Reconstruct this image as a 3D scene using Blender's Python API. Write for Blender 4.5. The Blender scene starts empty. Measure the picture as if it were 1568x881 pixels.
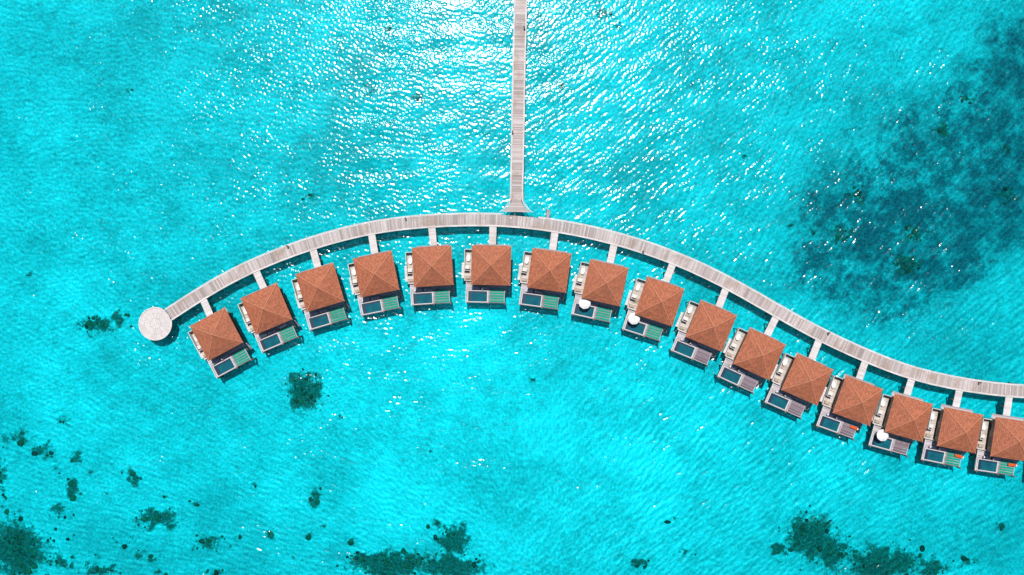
import bpy, math, random
import numpy as np
from mathutils import Vector, Matrix
random.seed(7); rng=np.random.default_rng(7)
S=0.16; H=200.0
def P(px,py,z=0.0):
    k=S*(H-z)/H
    return Vector(((px-784)*k,(440.5-py)*k))
scene=bpy.context.scene
scene.view_settings.view_transform='Standard'; scene.view_settings.look='None'
scene.view_settings.exposure=0; scene.view_settings.gamma=1

# ---------------- node helpers
def newmat(name):
    m=bpy.data.materials.new(name); m.use_nodes=True
    nt=m.node_tree; nt.nodes.clear()
    out=nt.nodes.new('ShaderNodeOutputMaterial')
    return m,nt,out
def L(nt,a,b): nt.links.new(a,b)
def math_(nt,op,a,b=None,c=None,clamp=False):
    n=nt.nodes.new('ShaderNodeMath'); n.operation=op; n.use_clamp=clamp
    for i,v in enumerate((a,b,c)):
        if v is None: continue
        if isinstance(v,(int,float)): n.inputs[i].default_value=v
        else: nt.links.new(v,n.inputs[i])
    return n.outputs[0]
def mix(nt,f,a,b):
    n=nt.nodes.new('ShaderNodeMix'); n.data_type='RGBA'
    for sock,v in ((n.inputs[0],f),(n.inputs[6],a),(n.inputs[7],b)):
        if isinstance(v,(int,float)): sock.default_value=v
        elif isinstance(v,tuple): sock.default_value=(*v,1)
        else: nt.links.new(v,sock)
    return n.outputs[2]
def ss(nt,v,a,b):
    n=nt.nodes.new('ShaderNodeMapRange'); n.interpolation_type='SMOOTHSTEP'
    nt.links.new(v,n.inputs[0]); n.inputs[1].default_value=a; n.inputs[2].default_value=b
    return n.outputs[0]
def noise(nt,vec,scale,detail=2,rough=.55,dist=0):
    n=nt.nodes.new('ShaderNodeTexNoise'); n.inputs['Scale'].default_value=scale
    n.inputs['Detail'].default_value=detail; n.inputs['Roughness'].default_value=rough
    n.inputs['Distortion'].default_value=dist
    nt.links.new(vec,n.inputs['Vector']); return n.outputs[0]
def pos(nt): return nt.nodes.new('ShaderNodeNewGeometry').outputs['Position']
def principled(nt,out,col,rough=.8,spec=.3):
    b=nt.nodes.new('ShaderNodeBsdfPrincipled')
    if isinstance(col,tuple): b.inputs['Base Color'].default_value=(*col,1)
    else: nt.links.new(col,b.inputs['Base Color'])
    b.inputs['Roughness'].default_value=rough; b.inputs['Specular IOR Level'].default_value=spec
    nt.links.new(b.outputs[0],out.inputs[0]); return b
def attr(nt,name):
    a=nt.nodes.new('ShaderNodeAttribute'); a.attribute_name=name; return a.outputs['Fac']

def wood(name,dark,light,stain,stamt=.6):
    m,nt,out=newmat(name)
    p=pos(nt); v=attr(nt,'var')
    c=mix(nt,v,dark,light)
    n=noise(nt,p,.22,3,.65); f=math_(nt,'MULTIPLY',ss(nt,n,.5,.72),stamt)
    c=mix(nt,f,c,stain)
    n2=noise(nt,p,3.5,2,.6); c=mix(nt,math_(nt,'MULTIPLY',ss(nt,n2,.5,.8),.35),c,tuple(x*.55 for x in dark))
    principled(nt,out,c,.85,.2); return m
M={}
M['plank']=wood('weathered_planks',(.30,.25,.24),(.58,.51,.50),(.34,.235,.185),.7)
M['edge']=wood('pale_edge_boards',(.54,.49,.49),(.72,.67,.67),(.44,.36,.32),.4)
M['beam']=wood('timber_beams',(.12,.10,.09),(.2,.17,.15),(.1,.08,.06))
M['deck']=wood('villa_deck_boards',(.28,.24,.26),(.54,.49,.52),(.22,.155,.13),.7)
M['darkslat']=wood('dark_slats',(.12,.08,.10),(.26,.19,.23),(.1,.06,.06))
M['annex']=wood('annex_deck_boards',(.38,.33,.29),(.60,.53,.49),(.24,.18,.11),.9)
def plain(name,c,r=.6,var=.15,spec=.3):
    m,nt,out=newmat(name); n=noise(nt,pos(nt),1.3,3,.6)
    cc=mix(nt,n,tuple(x*(1-var) for x in c),tuple(min(1,x*(1+var)) for x in c))
    principled(nt,out,cc,r,spec); return m
M['white']=plain('white_render',(.62,.60,.58),.7)
M['wall']=plain('timber_cladding',(.38,.31,.26),.8,.3)
M['frame']=plain('window_frame',(.12,.08,.06),.6)
M['green']=plain('green_slats',(.003,.27,.19),.7,.4)
M['cushion']=plain('lavender_cushion',(.42,.42,.52),.9,.1)
M['orange']=plain('orange_cushion',(.6,.09,.02),.9,.1)
M['canvas']=plain('white_canvas',(.8,.78,.77),.9,.04)
M['metal']=plain('grey_metal',(.3,.3,.3),.4)
M['tile']=plain('pool_tile_dark',(.015,.035,.07),.4)
M['stonec']=plain('pool_coping',(.55,.53,.54),.7)
m,nt,out=newmat('window_glass'); principled(nt,out,(.03,.05,.06),.06,.6); M['glass']=m
m,nt,out=newmat('pool_water')
c=mix(nt,noise(nt,pos(nt),.6,2),(.004,.045,.09),(.01,.15,.18)); b=principled(nt,out,c,.08,.5)
bp=nt.nodes.new('ShaderNodeBump'); bp.inputs['Distance'].default_value=.03; L(nt,noise(nt,pos(nt),3,2),bp.inputs['Height']); L(nt,bp.outputs[0],b.inputs['Normal']); M['poolw']=m

# roof tiles
m,nt,out=newmat('terracotta_shingles')
uv=nt.nodes.new('ShaderNodeUVMap').outputs[0]
br=nt.nodes.new('ShaderNodeTexBrick'); L(nt,uv,br.inputs['Vector'])
br.inputs['Scale'].default_value=1; br.inputs['Brick Width'].default_value=.42; br.inputs['Row Height'].default_value=.36
br.inputs['Mortar Size'].default_value=.012
br.inputs['Color1'].default_value=(.28,.086,.042,1); br.inputs['Color2'].default_value=(.46,.15,.078,1)
br.inputs['Mortar'].default_value=(.12,.04,.03,1)
p=pos(nt)
oi=nt.nodes.new('ShaderNodeObjectInfo').outputs['Random']
c=mix(nt,math_(nt,'MULTIPLY',ss(nt,noise(nt,p,.5,4,.7),.42,.75),.5),br.outputs[0],(.22,.086,.05))
c=mix(nt,math_(nt,'MULTIPLY',ss(nt,noise(nt,p,2.2,3,.7),.55,.75),.45),c,(.50,.22,.13))
c=mix(nt,math_(nt,'MULTIPLY',oi,.22),c,(.30,.12,.075))
b=principled(nt,out,c,.75,.25)
M['roof']=m
M['ridge']=plain('ridge_caps',(.46,.18,.105),.85,.25)

# ---------------- mesh builder
class MB:
    def __init__(s): s.v=[];s.f=[];s.m=[];s.var=[];s.uv=[];s.mats=[]
    def mi(s,k):
        if k not in s.mats: s.mats.append(k)
        return s.mats.index(k)
    def face(s,idx,k,var,uv=None):
        s.f.append(idx); s.m.append(s.mi(k)); s.var.append(var); s.uv.append(uv)
    def hexa(s,c8,k,var=None):
        if var is None: var=random.random()
        b=len(s.v); s.v+= [tuple(c) for c in c8]
        for q in ((3,2,1,0),(4,5,6,7),(0,1,5,4),(1,2,6,5),(2,3,7,6),(3,0,4,7)):
            s.face([b+i for i in q],k,var)
    def box(s,x0,x1,y0,y1,z0,z1,k,var=None):
        s.hexa([(x0,y0,z0),(x1,y0,z0),(x1,y1,z0),(x0,y1,z0),(x0,y0,z1),(x1,y0,z1),(x1,y1,z1),(x0,y1,z1)],k,var)
    def cyl(s,x,y,z0,z1,r,k,n=8,r1=None):
        r1=r if r1 is None else r1; b=len(s.v); var=random.random()
        for z,rr in ((z0,r),(z1,r1)):
            for i in range(n):
                a=2*math.pi*i/n; s.v.append((x+rr*math.cos(a),y+rr*math.sin(a),z))
        for i in range(n):
            j=(i+1)%n; s.face([b+i,b+j,b+n+j,b+n+i],k,var)
        s.face([b+n+i for i in range(n)],k,var); s.face([b+n-1-i for i in range(n)],k,var)
    def beam(s,p0,p1,w,h,k,var=None):
        p0=Vector(p0);p1=Vector(p1); d=(p1-p0); n=Vector((-d.y,d.x,0)).normalized()*w/2; u=Vector((0,0,h))
        s.hexa([p0-n-u*0,p1-n,p1+n,p0+n,p0-n+u,p1-n+u,p1+n+u,p0+n+u],k,var)
    def mesh(s,name):
        me=bpy.data.meshes.new(name); me.from_pydata(s.v,[],s.f)
        for k in s.mats: me.materials.append(M[k])
        me.polygons.foreach_set('material_index',s.m)
        a=me.attributes.new('var','FLOAT','FACE'); a.data.foreach_set('value',s.var)
        if any(u is not None for u in s.uv):
            ul=me.uv_layers.new(name='UVMap'); li=0
            for f,u in zip(s.f,s.uv):
                for i in range(len(f)):
                    ul.data[li].uv=u[i] if u else (0,0); li+=1
        me.update(); return me
    def obj(s,name,parent=None):
        o=bpy.data.objects.new(name,s.mesh(name)); scene.collection.objects.link(o)
        if parent: o.parent=parent
        return o
def link(name,me,parent=None,loc=(0,0,0),rot=0):
    o=bpy.data.objects.new(name,me); scene.collection.objects.link(o); o.location=loc; o.rotation_euler=(0,0,rot)
    if parent: o.parent=parent
    return o

# ---------------- paths
def resample(pts,step):
    pts=[Vector(p) for p in pts]
    pp=[pts[0]*2-pts[1]]+pts+[pts[-1]*2-pts[-2]]
    dense=[]
    for i in range(1,len(pp)-2):
        a,b,c,d=pp[i-1:i+3]
        for k in range(24):
            t=k/24
            dense.append(.5*((2*b)+(c-a)*t+(2*a-5*b+4*c-d)*t*t+(3*b-3*c+d-a)*t**3))
    dense.append(pts[-1])
    out=[dense[0]]; acc=0; 
    for a,b in zip(dense,dense[1:]):
        l=(b-a).length
        while acc+l>=step:
            t=(step-acc)/l; a=a.lerp(b,t); out.append(a.copy()); l=(b-a).length; acc=0
        acc+=l
    return out
def tang(c,i):
    a=c[max(0,i-2)]; b=c[min(len(c)-1,i+2)]; return (b-a).normalized()
def ribbon(mb,c,off,w,z0,z1,k,step=6,skip=None):
    for i in range(0,len(c)-1,step):
        j=min(i+step,len(c)-1); 
        if skip and skip(c[i]) : continue
        vv=[]
        for z in (z0,z1):
            for idx,sg in ((i,-1),(j,-1),(j,1),(i,1)):
                t=tang(c,idx); n=Vector((-t.y,t.x)); o=off(idx) if callable(off) else off
                q=c[idx]+n*(o+sg*w/2); vv.append((q.x,q.y,z))
        mb.hexa(vv,k)
def walkway(name,pts,hw,z,edge=True,pl=.3,skipn=None,posts=4.2,dz=0):
    c=resample(pts,pl); mb=MB(); hwf=(hw if callable(hw) else (lambda i:hw))
    slow=0
    for i in range(len(c)-1):
        slow=.9*slow+.1*random.gauss(0,1.0)
        w=hwf(i)- (.42 if edge else 0); g=.012
        vv=[]; e=random.uniform(-.02,.03)
        for zz in (z-.06,z):
            for idx,sg in ((i,-1),(i+1,-1),(i+1,1),(i,1)):
                t=tang(c,idx); n=Vector((-t.y,t.x)); q=c[idx]+n*sg*(w+ (e if not edge else 0))+t*(g if idx==i else -g)
                vv.append((q.x,q.y,zz))
        mb.hexa(vv,'plank' if edge else 'edge',min(1,max(0,.5+slow*.6+random.uniform(-.4,.4))))
    if edge:
        for sg in (-1,1):
            ribbon(mb,c,lambda i:sg*(hwf(i)-.31),.17,z-.06,z+.003,'edge',5,skipn if sg==SK else None)
            ribbon(mb,c,lambda i:sg*(hwf(i)-.10),.19,z-.02,z+.09,'edge',7,skipn if sg==SK else None)
    for sg in (-1,0,1):
        ribbon(mb,c,lambda i:sg*(min(hwf(0),hwf(i))-.5),.16,z-.34,z-.07,'beam',10)
    st=max(1,int(posts/pl))
    for i in range(2,len(c)-1,st):
        t=tang(c,i); n=Vector((-t.y,t.x)); w=hwf(i)
        a=c[i]-n*(w+.12); b=c[i]+n*(w+.12)
        mb.beam((a.x,a.y,z-.6),(b.x,b.y,z-.6),.2,.25,'beam')
        for q in (c[i]-n*(w-.15),c[i]+n*(w-.15)): mb.cyl(q.x,q.y,-2.6,z-.36,.15,'beam')
    return mb.obj(name),c
ZD=1.8
SK=1
mainpx=[(258,482),(275,471),(312,447),(352,423),(394,404),(437,386),(480,371.5),(525,358),(571,348),(616,341.5),(661,338),(707,336),(755,336),(800,338.5),(848,345),(894,353),(939,364),(984,377),(1028,393),(1069,410),(1109,430),(1147,451),(1185,473),(1218,492),(1251,510),(1286,527),(1322,543),(1358,558),(1394,571),(1430,580),(1468,588),(1506,594),(1545,598),(1600,602),(1680,602),(1760,598),(1850,588)]
pm=[P(x,y,ZD) for x,y in mainpx]
pm=[pm[0]]+[(a+b*2+c)/4 for a,b,c in zip(pm,pm[1:],pm[2:])]+[pm[-1]]
jx=P(791,330,ZD)
main,cm=walkway('curved_boardwalk',pm,1.66,ZD,skipn=lambda q:abs(q.x-jx.x)<4.0)
jp=[P(803,-500,ZD),P(800,-200,ZD),P(797,0,ZD),P(794.5,110,ZD),P(792.5,220,ZD),P(791,300,ZD),P(790.5,326.5,ZD)]
cj=resample(jp,.3); nj=len(cj)
def jhw(i):
    d=(nj-1-i)*.3
    return 1.62+2.5*max(0,1-d/3.2)**2
SK=9
jet,_=walkway('straight_jetty',jp,jhw,ZD)
mb=MB(); cp=P(238,496,ZD); R=4.05; rr=[.0,1.3,2.6,R-.25]
for a in range(3):
    n=[12,34,64][a]
    for i in range(n):
        t0=2*math.pi*(i+.04)/n; t1=2*math.pi*(i+.96)/n; r0=rr[a]+.02; r1=rr[a+1]
        mb.hexa([(cp.x+r*math.cos(t),cp.y+r*math.sin(t),z) for z in (ZD-.05,ZD+.012) for r,t in ((r0,t0),(r1,t0),(r1,t1),(r0,t1))],'edge',random.uniform(.1,.7))
gap=math.atan2(P(262,479,ZD).y-cp.y,P(262,479,ZD).x-cp.x)
for i in range(48):
    t0=2*math.pi*i/48; t1=2*math.pi*(i+1)/48
    if abs((t0+t1)/2-gap)<.36: continue
    mb.hexa([(cp.x+r*math.cos(t),cp.y+r*math.sin(t),z) for z in (ZD-.05,ZD+.13) for r,t in ((R-.24,t0),(R,t0),(R,t1),(R-.24,t1))],'edge')
mb.cyl(cp.x,cp.y,ZD-.3,ZD-.07,R-.3,'beam',32)
for i in range(10):
    t=2*math.pi*i/10+.2; mb.cyl(cp.x+(R-.5)*math.cos(t),cp.y+(R-.5)*math.sin(t),-2.6,ZD-.3,.16,'beam')
mb.obj('round_viewing_platform')

# ---------------- villa meshes
EZ=4.9; RZ=7.5; RW=4.72
def roof_mesh():
    mb=MB(); n=14
    for s in range(4):
        a=s*math.pi/2; ca,sa=math.cos(a),math.sin(a)
        def tr(x,y,z): return (x*ca-y*sa,x*sa+y*ca,z)
        for i in range(n):
            t0=i/n; t1=(i+1)/n; w0=RW*(1-t0)+.0; w1=RW*(1-t1)
            z0=EZ+(RZ-EZ)*t0+.05; z1=EZ+(RZ-EZ)*t1
            b=len(mb.v)
            mb.v+=[tr(-w0,-w0,z0),tr(w0,-w0,z0),tr(w1,-w1,z1),tr(-w1,-w1,z1),tr(-w0,-w0,z0-.05),tr(w0,-w0,z0-.05)]
            mb.face([b,b+1,b+2,b+3],'roof',0,[(-w0+s*20,i*.36+.01),(w0+s*20,i*.36+.01),(w1+s*20,i*.36+.35),(-w1+s*20,i*.36+.35)])
            mb.face([b+4,b+5,b+1,b],'roof',0,[(-w0,i*.36)]*4)
    mb.box(-RW+.06,RW-.06,-RW+.06,RW-.06,EZ-.16,EZ-.01,'frame')
    return mb.mesh('roof')
def hips():
    mb=MB()
    for sx,sy in ((1,1),(1,-1),(-1,-1),(-1,1)):
        k=14
        for i in range(k):
            t0=i/k; t1=(i+1)/k+.01
            def q(t,l): w=(RW+.03)*(1-t); return Vector((sx*w,sy*w,EZ+(RZ-EZ)*t+l))
            mb.beam(q(t0,.06),q(min(t1,1),.04),.2,.05,'ridge')
    mb.cyl(0,0,RZ-.02,RZ+.22,.26,'ridge',8,.05)
    return mb.mesh('hip_ridges')
def boards(mb,x0,x1,y0,y1,z,k,holes=(),bw=.2):
    y=y0
    while y<y1-.01:
        ye=min(y+bw,y1); segs=[(x0,x1)]
        for hx0,hx1,hy0,hy1 in holes:
            if hy0-.01<(y+ye)/2<hy1+.01:
                ns=[]
                for a,b in segs:
                    if hx0>a: ns.append((a,min(b,hx0)))
                    if hx1<b: ns.append((max(a,hx1),b))
                segs=[q for q in ns if q[1]-q[0]>.02]
        for a,b in segs: mb.box(a,b,y+.008,ye-.008,z-.06,z,k)
        y=ye
def deck_mesh():
    mb=MB()
    boards(mb,-5.9,3.7,-9.1,-3.95,ZD,'deck',[(-5.65,-.65,-8.95,-6.1),(-.3,3.7,-9.2,-5.6)])
    boards(mb,-3.9,3.9,3.96,5.2,ZD,'deck')
    mb.box(-4.2,4.2,-3.93,3.93,ZD-.28,ZD+.02,'beam')
    for y in (-8.95,-6.2,-4.2,0,3.7,5.0): mb.box(-5.8 if y<3 else -4,3.6 if y<3 else 4,y-.1,y+.1,ZD-.36,ZD-.07,'beam')
    mb.box(-6.05,-5.91,-9.1,-3.9,ZD-.2,ZD+.1,'edge')
    for i in range(6): mb.box(3.75,4.5,-5.2-i*.28,-4.97-i*.28,ZD-.2-i*.28,ZD-.15-i*.28,'deck')
    for x in (3.72,4.5): 
        mb.beam((x,-5.0,ZD-.1),(x,-6.8,ZD-1.9),.06,.12,'beam'); mb.beam((x,-5.0,ZD+.8),(x,-6.6,ZD-.8),.05,.05,'edge')
        mb.box(x-.04,x+.04,-5.04,-4.96,ZD-.1,ZD+.85,'edge')
    return mb.mesh('sun_deck')
def annex_mesh():
    mb=MB()
    boards(mb,-6.55,-4.25,-3.7,3.7,ZD-.02,'annex',bw=.22)
    boards(mb,-7.2,-6.57,-3.2,.6,ZD-.35,'edge',bw=.25)
    mb.box(-6.55,-6.43,-1.4,3.82,ZD-.1,ZD+1.3,'white')
    mb.box(-6.42,-4.2,3.71,3.83,ZD-.1,ZD+1.5,'white')
    mb.box(-6.42,-5.3,-1.4,-1.28,ZD-.02+.003,ZD+1.2,'edge')
    mb.box(-6.42,-4.3,-3.82,-3.71,ZD-.1,ZD+.6,'edge')
    for r0,r1,z0,z1 in ((.5,.62,ZD,ZD+.5),):
        n=16;b=len(mb.v)
        for rr_,z in ((.62,z0),(.66,z1),(.56,z1),(.45,z0+.1)):
            for i in range(n):
                a=2*math.pi*i/n; mb.v.append((-5.6+rr_*.75*math.cos(a),1.9+rr_*1.5*math.sin(a),z))
        for l in range(3):
            for i in range(n): j=(i+1)%n; mb.face([b+l*n+i,b+l*n+j,b+(l+1)*n+j,b+(l+1)*n+i],'canvas',.5)
        mb.face([b+3*n+i for i in range(n)],'canvas',.5)
    mb.box(-6.3,-5.3,-.9,-.2,ZD,ZD+.75,'wall')
    mb.box(-6.34,-5.26,-.94,-.16,ZD+.752,ZD+.82,'white')
    mb.box(-6.2,-5.0,-3.3,-2.6,ZD,ZD+.45,'wall')
    return mb.mesh('outdoor_bathroom')
def house_mesh():
    mb=MB(); w=3.9
    mb.box(-w,w,-w,w,ZD+.03,EZ-.17,'wall')
    for i in range(27):
        x=-w+.15+i*.29
        for sg in (-1,1):
            mb.box(x-.02,x+.02,sg*(w+.012)-.012,sg*(w+.012)+.012,ZD+.04,EZ-.18,'wall')
    def opening(side,c,hw,z0,z1):
        a=side*math.pi/2; ca,sa=math.cos(a),math.sin(a)
        def bx(x0,x1,y0,y1,za,zb,k):
            pts=[(x0,y0,za),(x1,y0,za),(x1,y1,za),(x0,y1,za),(x0,y0,zb),(x1,y0,zb),(x1,y1,zb),(x0,y1,zb)]
            mb.hexa([(x*ca-y*sa,x*sa+y*ca,z) for x,y,z in pts],k)
        bx(c-hw,c+hw,-w-.05,-w-.026,z0,z1,'glass')
        for x in (c-hw-.08,c-.04,c+hw): bx(x,x+.08,-w-.1,-w-.027,z0,z1,'frame')
        bx(c-hw-.08,c+hw+.08,-w-.1,-w-.027,z1,z1+.08,'frame'); bx(c-hw-.08,c+hw+.08,-w-.1,-w-.027,z0-.08,z0,'frame')
    opening(0,-1.3,1.9,ZD+.15,ZD+2.3); opening(0,2.4,1.0,ZD+.15,ZD+2.3)
    opening(1,-1,1.2,ZD+.9,ZD+2.2); opening(1,2,.8,ZD+.9,ZD+2.2)
    opening(3,-2,.7,ZD+.2,ZD+2.2); opening(3,1.5,1.0,ZD+.9,ZD+2.2)
    opening(2,-.1,.55,ZD+.12,ZD+2.15); opening(2,2.4,.6,ZD+1,ZD+2.1)
    return mb.mesh('house_walls')
def stilts_mesh():
    mb=MB()
    for x in (-5.7,-3.6,-1,1,3.5):
        for y in (-9.0,-6.3,-3.7,0,3.6): mb.cyl(x,y,-2.6,ZD-.36 if y>-9 else ZD-.1,.16,'beam')
    for y in (-3.4,0,3.4): mb.cyl(-6.4,y,-2.6,ZD-.3,.13,'beam')
    for x,y in ((3.62,-9.25),(-5.7,-9.25),(-.5,-9.25)): mb.cyl(x,y,-2.6,ZD+.45,.14,'beam')
    return mb.mesh('stilts')
def pool_mesh():
    mb=MB(); x0,x1,y0,y1=-5.65,-.65,-8.95,-6.1
    mb.box(x0+.02,x1-.02,y0+.02,y1-.02,ZD-1.2,ZD-1.1,'tile')
    z=ZD+.06
    for a in ((x0,x1,y0,y0+.18),(x0,x1,y1-.16,y1),(x0,x0+.2,y0+.185,y1-.165),(x1-.22,x1,y0+.185,y1-.165)):
        mb.box(*a,ZD-1.09,z,'stonec')
    mb.box(x0+.21,x1-.23,y0+.195,y1-.175,ZD-1.08,ZD-.12,'poolw')
    mb.box(x0+.21,x0+1.0,y0+.195,y1-.175,ZD-.119,ZD-.05,'tile')
    mb.box(x0+1.01,x1-.23,y1-.55,y1-.175,ZD-.119,ZD-.05,'tile')
    return mb.mesh('plunge_pool')
def net_mesh(k,bg):
    mb=MB(); x0,x1,y0,y1=-.25,3.4,-8.95,-5.65
    mb.box(x0,x0+.12,y0,y1,ZD-.2,ZD+.04,'deck'); mb.box(x1-.12,x1,y0,y1,ZD-.2,ZD+.04,'deck')
    mb.box(x0+.13,x1-.13,y0,y0+.12,ZD-.2,ZD+.04,'deck')
    n=5; st=(y1-y0-.2)/n
    for i in range(n):
        ya=y0+.16+i*st; mb.box(x0+.13,x1-.13,ya,ya+st*.72,ZD-.12,ZD-.04,k); 
        mb.box(x0+.13,x1-.13,ya+st*.78,ya+st*.92,ZD-.12,ZD-.06,bg)
    return mb.mesh('slatted_lounge_platform')
ME=dict(roof=roof_mesh(),hip_ridges=hips(),sun_deck=deck_mesh(),outdoor_bathroom=annex_mesh(),house_walls=house_mesh(),stilts=stilts_mesh(),plunge_pool=pool_mesh())
NG=net_mesh('green','deck'); ND=net_mesh('darkslat','deck')
def lounger_mesh(k):
    mb=MB()
    for x in (-.9,.55):
        for y in (-.28,.28): mb.box(x-.03,x+.03,y-.03,y+.03,0,.26,'frame')
    mb.box(-1,.7,-.34,.34,.262,.31,'frame'); mb.box(-.98,.3,-.3,.3,.312,.40,k)
    mb.hexa([(.31,-.3,.32),(.95,-.3,.66),(.95,.3,.66),(.31,.3,.32),(.28,-.3,.40),(.92,-.3,.74),(.92,.3,.74),(.28,.3,.40)],k)
    mb.box(.7,.9,-.2,.2,.70,.80,'canvas'); mb.beam((.65,-.2,.1),(.8,-.2,.55),.04,.04,'frame'); mb.beam((.65,.2,.1),(.8,.2,.55),.04,.04,'frame')
    return mb.mesh('sun_lounger')
LG=lounger_mesh('cushion'); LO=lounger_mesh('orange'); LW=lounger_mesh('canvas')
def umb_mesh():
    mb=MB(); mb.cyl(0,0,0,2.75,.035,'frame'); mb.cyl(0,0,0,.08,.35,'metal',12)
    n=8;b=len(mb.v)
    for r,z in ((.03,2.72),(.8,2.5),(1.45,2.15),(1.45,2.0)):
        for i in range(n*2):
            a=math.pi*i/n; q=1 if i%2==0 else .95; mb.v.append((r*q*math.cos(a),r*q*math.sin(a),z-(0 if i%2==0 else .04)))
    for l in range(3):
        for i in range(n*2): j=(i+1)%(n*2); mb.face([b+l*16+i,b+(l+1)*16+i,b+(l+1)*16+j,b+l*16+j],'canvas',.5)
    for i in range(n): a=2*math.pi*i/n; mb.beam((0,0,2.3),(1.4*math.cos(a),1.4*math.sin(a),2.08),.03,.03,'frame')
    mb.cyl(0,0,2.7,2.85,.07,'frame')
    return mb.mesh('patio_umbrella')
UM=umb_mesh()
def table_mesh():
    mb=MB(); mb.cyl(0,0,.42,.46,.32,'frame',16); mb.cyl(0,0,0,.42,.04,'frame'); mb.cyl(0,0,0,.03,.2,'frame',12); mb.cyl(.05,.05,.462,.6,.05,'canvas')
    return mb.mesh('side_table')
TB=table_mesh()

V=[(331.5,512,28,'g'),(408,473,23,'w'),(490,440.5,16.5,'g'),(576,420,11.5,'g'),(662.5,408,3.5,'g'),(752,406.5,-1.5,'g'),(841,414.5,-8,'g'),(926.5,433.5,-12.5,'gu'),(1010,462,-18,'gu'),(1089,499.5,-22.5,'d'),(1163,542.5,-25,'d'),(1236,581.5,-24,'d'),(1313.5,614,-20,'do'),(1391.5,640,-15.5,'du'),(1470,659,-11.5,'go'),(1550.5,673,-8.5,'go'),(1634,683,-4,'g'),(1718,686,0,'g')]
BR=[((310,457),(321.5,483)),((391,414),(404,442)),((479,382),(487,411)),((568.5,357),(574,389)),((661,347),(664,378)),((755,345),(754,376)),((850,353),(846,385)),((941,372),(934,404)),((1031,402),(1020,431)),((1113,439),(1101,470)),((1190,483),(1175,513)),((1255,520),(1243,550)),((1326,552),(1315,583)),((1397,579),(1388,608)),((1470,596),(1463,627)),((1546,606),(1541,640)),((1630,610),(1629,650)),((1718,609),(1718,650))]
for i,(px,py,rot,fl) in enumerate(V):
    c=P(px,py,EZ); e=bpy.data.objects.new('overwater_villa',None); scene.collection.objects.link(e)
    e.location=(c.x,c.y,0); r=math.radians(rot); e.rotation_euler=(0,0,r)
    for k,me in ME.items(): link(k,me,e)
    link('slatted_lounge_platform',NG if 'g' in fl or 'w' in fl else ND,e)
    def W(x,y): return (c.x+x*math.cos(r)-y*math.sin(r),c.y+x*math.sin(r)+y*math.cos(r),ZD+.002)
    j=random.uniform(-.3,.3)
    link('sun_lounger',LW if fl=='w' else LG,None,W(-3.9+j,-5.5),r+math.pi+random.uniform(-.1,.1))
    if 'u' in fl: 
        link('patio_umbrella',UM,None,W(-3.6 if px<1000 else -4.4,-5.75) ,r)
    else:
        link('sun_lounger',LG,None,W(-1.6+j,-5.5),r+math.pi+random.uniform(-.1,.1))
        link('side_table',TB,None,W(-2.7+j,-5.5),r)
    if 'o' in fl:
        x,y,z=W(2.6,-6.4); link('sun_lounger',LO,None,(x,y,ZD-.035),r+random.uniform(-.1,.1))
    if fl=='w':
        x,y,z=W(1.3,-5.2); link('sun_lounger',LW,None,(x,y,z),r+.1)
    a=P(*BR[i][0],ZD); b=P(*BR[i][1],ZD); d=(b-a).normalized()
    walkway('villa_access_walkway',[a-d*.25,(a+b)/2,b+d*.3],.86,ZD-.065,edge=False,pl=.26,posts=2.6)
def bollard():
    mb=MB(); mb.box(-.13,.13,-.13,.13,0,.9,'wall'); mb.box(-.17,.17,-.17,.17,.9,.98,'frame'); mb.box(-.09,.09,-.09,.09,.98,1.06,'canvas'); mb.box(-.19,.19,-.19,.19,1.062,1.13,'frame'); return mb.mesh('bollard_light')
BO=bollard()
for px,py in ((621,334.5),(785,202),(1269,510),(803,42),(440,377),(985,385),(1500,586)):
    q=P(px,py,ZD+.6); link('bollard_light',BO,None,(q.x,q.y,ZD+.004),random.random())
mb=MB(); 
for k in range(3): mb.box(-.5,.5,-.9+k*.6,-.35+k*.6,-.06-0,.0,'plank')
for x in (-.48,.48):
    mb.box(x-.05,x+.05,.85,.95,-1.6,.9,'frame'); mb.box(x-.05,x+.05,-.6,-.5,-.4,.9,'frame'); mb.box(x-.04,x+.04,-.49,.84,.8,.88,'frame')
for k in range(5): mb.box(-.42,.42,.87,.93,-.35-k*.3,-.3-k*.3,'metal')
o=mb.obj('swim_ladder_landing'); q=P(839,327,ZD); o.location=(q.x,q.y,ZD-.02); o.rotation_euler=(0,0,-.1)

# ---------------- spectral noise (whole lagoon, no repeats inside the built area)
NF=1536; DX=.2; LW_=NF*DX
kx=np.fft.fftfreq(NF,DX); KX,KY=np.meshgrid(kx,kx); KK=np.hypot(KX,KY)+1e-9; KA=np.arctan2(KY,KX)
def spec(amp,seed):
    r=np.random.default_rng(seed); w=r.normal(size=(NF,NF))
    return np.real(np.fft.ifft2(np.fft.fft2(w)*amp))
def wavefield(dirdeg,spread,l0,seed,pw=2.0,lmin=.7):
    k0=1/l0; rad=np.where(KK<k0,np.exp(-((KK-k0)/(k0*.35))**2),(k0/KK)**pw)*np.exp(-(KK*lmin)**2*.5)
    dd=np.angle(np.exp(2j*(KA-math.radians(dirdeg))))/2
    return spec(rad*np.exp(-(dd/spread)**2),seed)
def norms(f): 
    gy,gx=np.gradient(f,DX); return f/np.sqrt((gx**2+gy**2).mean())
def lownoise(l,seed,p=1.6):
    f=spec(1/(1+(KK*l)**2)**p,seed); return (f-f.mean())/f.std()
def grid(fine_x,fine_y,step):
    xs=np.concatenate([[-3000,-1200,-500,-250],np.arange(-fine_x,fine_x+.01,step),[250,500,1200,3000]])
    ys=np.concatenate([[-3000,-1200,-500,-200],np.arange(-fine_y,fine_y+.01,step),[200,500,1200,3000]])
    return np.meshgrid(xs,ys)
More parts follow.
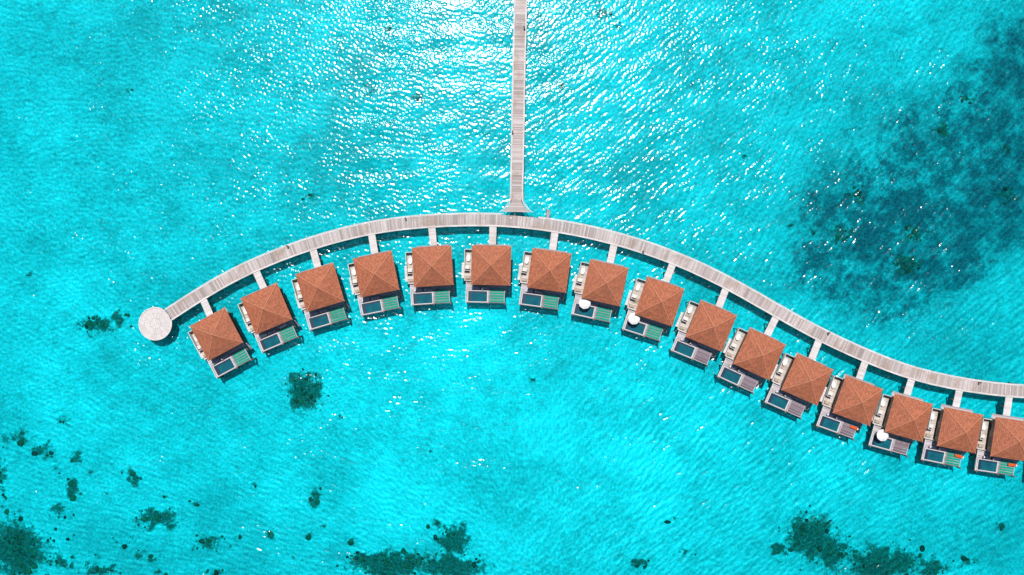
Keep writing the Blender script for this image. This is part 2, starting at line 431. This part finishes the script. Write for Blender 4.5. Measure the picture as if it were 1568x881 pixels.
def sample(F,X,Y):
    i=np.rint((np.clip(Y,-153,153)+LW_/2)/DX).astype(int)%NF; j=np.rint((np.clip(X,-153,153)+LW_/2)/DX).astype(int)%NF
    return F[i,j]
def gridmesh(name,X,Y,Z,attrs):
    ny,nx=X.shape; nv=nx*ny
    idx=np.arange(nv).reshape(ny,nx)
    faces=np.stack([idx[:-1,:-1],idx[:-1,1:],idx[1:,1:],idx[1:,:-1]],-1).reshape(-1,4).astype(np.int32); nf=len(faces)
    me=bpy.data.meshes.new(name); me.vertices.add(nv); me.vertices.foreach_set('co',np.stack([X,Y,Z],-1).astype(np.float32).ravel())
    me.loops.add(nf*4); me.loops.foreach_set('vertex_index',faces.ravel())
    me.polygons.add(nf); me.polygons.foreach_set('loop_start',np.arange(0,nf*4,4,dtype=np.int32)); me.polygons.foreach_set('loop_total',np.full(nf,4,dtype=np.int32))
    me.polygons.foreach_set('use_smooth',np.ones(nf,dtype=bool)); me.update(calc_edges=True)
    for nm,F in attrs.items():
        a=me.attributes.new(nm,'FLOAT','POINT'); a.data.foreach_set('value',F.astype(np.float32).ravel())
    o=bpy.data.objects.new(name,me); scene.collection.objects.link(o); return o,me

# ---------------- seabed
SB=-2.0
X,Y=grid(150,96,.36)
def w2(px,py): 
    k=S*(H-SB)/H; return (px-784)*k,(440.5-py)*k
reef=[(470,598,27,32,1.05),(455,585,14,16,.9),(150,497,32,14,.95),(182,486,13,9,.95),(25,842,44,42,1.1),(85,858,14,10,.9),(155,876,24,10,1),(118,702,10,9,.9),(203,733,8,14,.9),(112,750,11,18,.95),(88,778,10,10,.9),(235,797,28,16,.95),(255,794,13,13,.95),(483,765,10,18,1),(672,802,9,7,1),(690,828,26,22,1.05),(600,864,66,20,1.1),(690,868,50,18,1.1),(560,858,30,12,1),(540,828,6,6,.9),(415,818,10,7,.9),(475,822,7,5,.85),(1243,822,36,36,1.1),(1225,808,20,16,1.05),(1275,846,26,26,1.05),(1193,844,11,10,1.2),(1350,864,58,26,1.05),(1430,868,30,14,.9),(815,581,5,4.5,1),(978,863,14,7,.95),(1046,845,8,5,.95),(1533,805,6,6,.95),(1388,405,22,14,.85),(640,150,9,9,.75),(595,45,7,6,.75),(565,138,10,12,.6),(472,300,14,8,.6),(920,22,12,7,.75),(948,38,9,6,.7),(1060,130,4,4,.95),(860,132,4,3,.9),(1140,240,5,4,.85),(30,672,24,14,.75),(65,692,20,12,.75),(98,645,12,8,.65),(520,640,4,4,.9),(44,420,5,3,.9),(660,690,4,3,.8),(195,138,10,8,.6),(1538,228,8,6,.8),(1440,200,12,10,.8),(300,770,14,8,.7),(320,830,20,12,.75),(215,850,8,8,.8),(335,875,12,7,.9),(1490,700,10,6,.6),(1555,690,7,5,.8),(1480,860,14,8,.75),(5,730,10,30,.7),(390,740,6,5,.6),(1210,343,6,4,.7),(1245,355,8,5,.7),(1480,150,14,10,.7),(1540,300,16,12,.7),(1310,300,14,12,.7),(1290,360,18,14,.7),(1400,360,16,12,.7)]
for _ in range(85):
    x=abs(rng.normal(0,220)); y=881-abs(rng.normal(0,90)); r=rng.uniform(1.5,4.5); reef.append((x,y,r*1.3,r,rng.uniform(.55,.85)))
for _ in range(14):
    x=rng.uniform(950,1568); y=rng.uniform(780,881); r=rng.uniform(2,4.5); reef.append((x,y,r*1.3,r,rng.uniform(.5,.8)))
for _ in range(40):
    x=rng.uniform(-100,1660); y=rng.uniform(935,1030); r=rng.uniform(8,40); reef.append((x,y,r*1.3,r,rng.uniform(.6,1)))
grass=[(1400,300,125,90,1),(1330,370,95,68,1),(1262,310,42,55,.75),(1485,215,90,85,1),(1540,120,65,90,.85),(1425,405,90,42,.85),(1575,40,48,90,.85),(1290,430,85,45,.7),(1515,320,78,52,.95),(1340,170,90,60,.45),(1610,260,70,110,.95),(1225,410,45,35,.4),(1490,540,120,50,.42),(1380,480,80,40,.5),(1540,600,60,60,.3),(1545,770,90,80,.48),(180,790,240,90,.46),(90,110,170,90,.34),(1190,140,70,80,.2),(60,420,90,110,.24),(640,150,60,60,.28),(470,80,60,50,.28),(470,310,60,30,.25),(1400,850,180,60,.42),(600,850,160,50,.5),(200,250,170,70,.15),(250,630,160,60,.2),(1290,500,60,30,.35)]
FR=np.zeros_like(X); FG=np.zeros_like(X)
wx=sample(lownoise(3.0,51),X,Y)*.7; wy=sample(lownoise(3.0,52),X,Y)*.7   # warp so patch outlines are irregular
for px,py,rx,ry,s in reef:
    x,y=w2(px,py); wk=min(1,rx/16)
    d=((X-x+wx*wk)/(rx*S))**2+((Y-y+wy*wk)/(ry*S))**2
    FR=np.maximum(FR,s*np.exp(-np.minimum(d,60)**1.1*.7))
for px,py,rx,ry,s in grass:
    x,y=w2(px,py); d=((X-x)/(rx*S*1.2))**2+((Y-y)/(ry*S*1.2))**2; FG=1-(1-FG)*(1-.82*s*np.exp(-np.minimum(d,60)))
tone=sample(lownoise(22,11),X,Y); mott=sample(lownoise(.9,12,1.2),X,Y); med=sample(lownoise(5,13),X,Y); big=sample(lownoise(10,14,1.2),X,Y)
rip=sample(norms(wavefield(70,.7,1.4,21,1.6)),X,Y); rip=rip/rip.std()
cx,cy=w2(860,650); shelf=np.exp(-(((X-cx)/62)**2+((Y-cy)/30)**2))
bright=.42+.12*tone+.16*mott+.08*rip+.09*med+.32*shelf  # sand tone; mottle and ripple terms also paint in caustic light
Z=SB+.10*np.clip(med,-2,2)+.03*mott+FR*.35
o,me=gridmesh('sandy_seabed',X,Y,Z,{'reef':FR,'grass':FG,'bright':bright,'mott':.55*mott+.6*med+.7*big})
m,nt,out=newmat('sand_and_reef'); p=pos(nt)
n2=noise(nt,p,.55,4,.7,.3); n4=noise(nt,p,1.9,3,.75)
sand=mix(nt,attr(nt,'bright'),(.40,.405,.405),(.84,.82,.82)); 
sand=mix(nt,math_(nt,'MULTIPLY',ss(nt,n4,.55,.75),.5),sand,(.30,.32,.29))
g=attr(nt,'grass'); rf=attr(nt,'reef'); mo=attr(nt,'mott')
nn=math_(nt,'ADD',math_(nt,'MULTIPLY',n2,.6),math_(nt,'MULTIPLY',n4,.4))
gg=math_(nt,'ADD',math_(nt,'ADD',g,math_(nt,'MULTIPLY',math_(nt,'SUBTRACT',nn,.5),2.6)),math_(nt,'MULTIPLY',mo,.15))
gm=ss(nt,gg,.15,1.15)
gm=math_(nt,'MULTIPLY',gm,math_(nt,'MINIMUM',math_(nt,'MULTIPLY',g,1.6),.96))
gc=mix(nt,ss(nt,n4,.3,.75),(.015,.04,.065),(.15,.19,.21))
col=mix(nt,gm,sand,gc)
rm=ss(nt,math_(nt,'ADD',rf,math_(nt,'MULTIPLY',math_(nt,'SUBTRACT',nn,.5),2.4)),.36,.78)
rm=math_(nt,'MULTIPLY',rm,ss(nt,rf,.06,.3))
rc=mix(nt,ss(nt,n4,.35,.7),(.012,.03,.035),(.18,.185,.11))
col=mix(nt,math_(nt,'MULTIPLY',rm,.93),col,rc)
b=nt.nodes.new('ShaderNodeBsdfDiffuse'); L(nt,col,b.inputs[0]); L(nt,b.outputs[0],out.inputs[0])
me.materials.append(m)
# coral heads
import bmesh
bm=bmesh.new(); bmesh.ops.create_icosphere(bm,subdivisions=2,radius=1); tv=np.array([v.co[:] for v in bm.verts]); tf=np.array([[v.index for v in f.verts] for f in bm.faces]); bm.free()
cv=[];cf=[];va=[];nb=0
for px,py,rx,ry,s in reef:
    n=int(min(120,max(1,rx*ry*.07*s)))
    x0,y0=w2(px,py)
    for _ in range(n):
        if s<.7 and rng.random()<.5: continue
        x=x0+rng.normal(0,.5)*rx*S; y=y0+rng.normal(0,.5)*ry*S; r=rng.uniform(.12,.36)+ (.35 if rng.random()<.1 else 0)
        if abs(x)>150 or abs(y)>95: continue
        q=tv*(1+.35*(rng.random((len(tv),1))-.5)); q=q*np.array([r*rng.uniform(.8,1.4),r*rng.uniform(.8,1.4),r*.6])
        q=q+np.array([x,y,SB+.15]); cv.append(q); cf.append(tf+nb); nb+=len(tv); va+= [rng.random()]*len(tf)
me=bpy.data.meshes.new('coral_heads'); me.from_pydata(np.concatenate(cv).tolist(),[],np.concatenate(cf).tolist())
a=me.attributes.new('var','FLOAT','FACE'); a.data.foreach_set('value',va)
m,nt,out=newmat('coral'); p=pos(nt); c=mix(nt,attr(nt,'var'),(.02,.035,.03),(.13,.13,.07)); c=mix(nt,ss(nt,noise(nt,p,3,2),.5,.8),c,(.2,.2,.13)); 
b=nt.nodes.new('ShaderNodeBsdfDiffuse'); L(nt,c,b.inputs[0]); L(nt,b.outputs[0],out.inputs[0]); me.materials.append(m)
o=bpy.data.objects.new('coral_reef',me); scene.collection.objects.link(o)

# ---------------- water surface: real wave geometry
WX,WY=grid(150,96,.2)
FA=norms(wavefield(130,.55,1.7,31,1.7,.42)); FB=norms(wavefield(82,.9,1.4,32,1.6,.40)); FC=norms(wavefield(30,1.6,.9,33,1.3,.30)); FD=norms(wavefield(100,.6,7,34,3.5,2))
gust=np.clip(1.0+.22*lownoise(10,35),.5,1.6)
yy,xx=np.meshgrid(np.arange(NF)*DX-LW_/2,np.arange(NF)*DX-LW_/2,indexing='ij')
fx=1/(1+np.exp(-(xx-5+8*lownoise(15,36))/12))
slope=.155
HF=slope*gust*((fx*FA+(1-fx)*FB)*.76+.60*FC+.22*FD)
WZ=sample(HF,WX,WY)
far=(np.abs(WX)>150)|(np.abs(WY)>96); WZ[far]=0
hh=sample((fx*FA+(1-fx)*FB)/FA.std()+.7*FC/FC.std(),WX,WY)/1.1
o,me=gridmesh('lagoon_water',WX,WY,WZ,{'wave':hh})
m,nt,out=newmat('lagoon_water')
gl=nt.nodes.new('ShaderNodeBsdfGlossy'); gl.inputs['Roughness'].default_value=.15
tr=nt.nodes.new('ShaderNodeBsdfTransparent')
tc=mix(nt,ss(nt,attr(nt,'wave'),-1.8,1.8),(.0,.69,.775),(.10,.90,.97)); L(nt,tc,tr.inputs[0])  # tint varies with wave height, painting caustic light into the transmission colour
fr=nt.nodes.new('ShaderNodeFresnel'); fr.inputs['IOR'].default_value=1.33
mx=nt.nodes.new('ShaderNodeMixShader'); L(nt,fr.outputs[0],mx.inputs[0]); L(nt,tr.outputs[0],mx.inputs[1]); L(nt,gl.outputs[0],mx.inputs[2]); L(nt,mx.outputs[0],out.inputs[0])
me.materials.append(m)

# ---------------- light, camera
sd=Vector((-.12,1,0)).normalized(); zen=math.radians(23.5)
d=Vector((sd.x*math.sin(zen),sd.y*math.sin(zen),math.cos(zen)))
ld=bpy.data.lights.new('sun','SUN'); ld.energy=4.9; ld.angle=math.radians(.5); ld.color=(1,.97,.92)
lo=bpy.data.objects.new('sun',ld); scene.collection.objects.link(lo); lo.rotation_euler=d.to_track_quat('Z','Y').to_euler(); lo.location=(0,0,100)
w=bpy.data.worlds.new('World'); scene.world=w; w.use_nodes=True; nt=w.node_tree; nt.nodes.clear()
sk=nt.nodes.new('ShaderNodeTexSky'); sk.sky_type='NISHITA'; sk.sun_disc=False; sk.sun_elevation=math.pi/2-zen; sk.sun_rotation=math.atan2(sd.x,sd.y)
bg=nt.nodes.new('ShaderNodeBackground'); bg.inputs[1].default_value=.06; wo=nt.nodes.new('ShaderNodeOutputWorld'); L(nt,sk.outputs[0],bg.inputs[0]); L(nt,bg.outputs[0],wo.inputs[0])
cd=bpy.data.cameras.new('camera'); cd.sensor_width=36; cd.lens=36*H/(1568*S); cd.clip_end=9000; cd.clip_start=1
co=bpy.data.objects.new('camera',cd); scene.collection.objects.link(co); co.location=(0,0,H); co.rotation_euler=(0,0,0); scene.camera=co
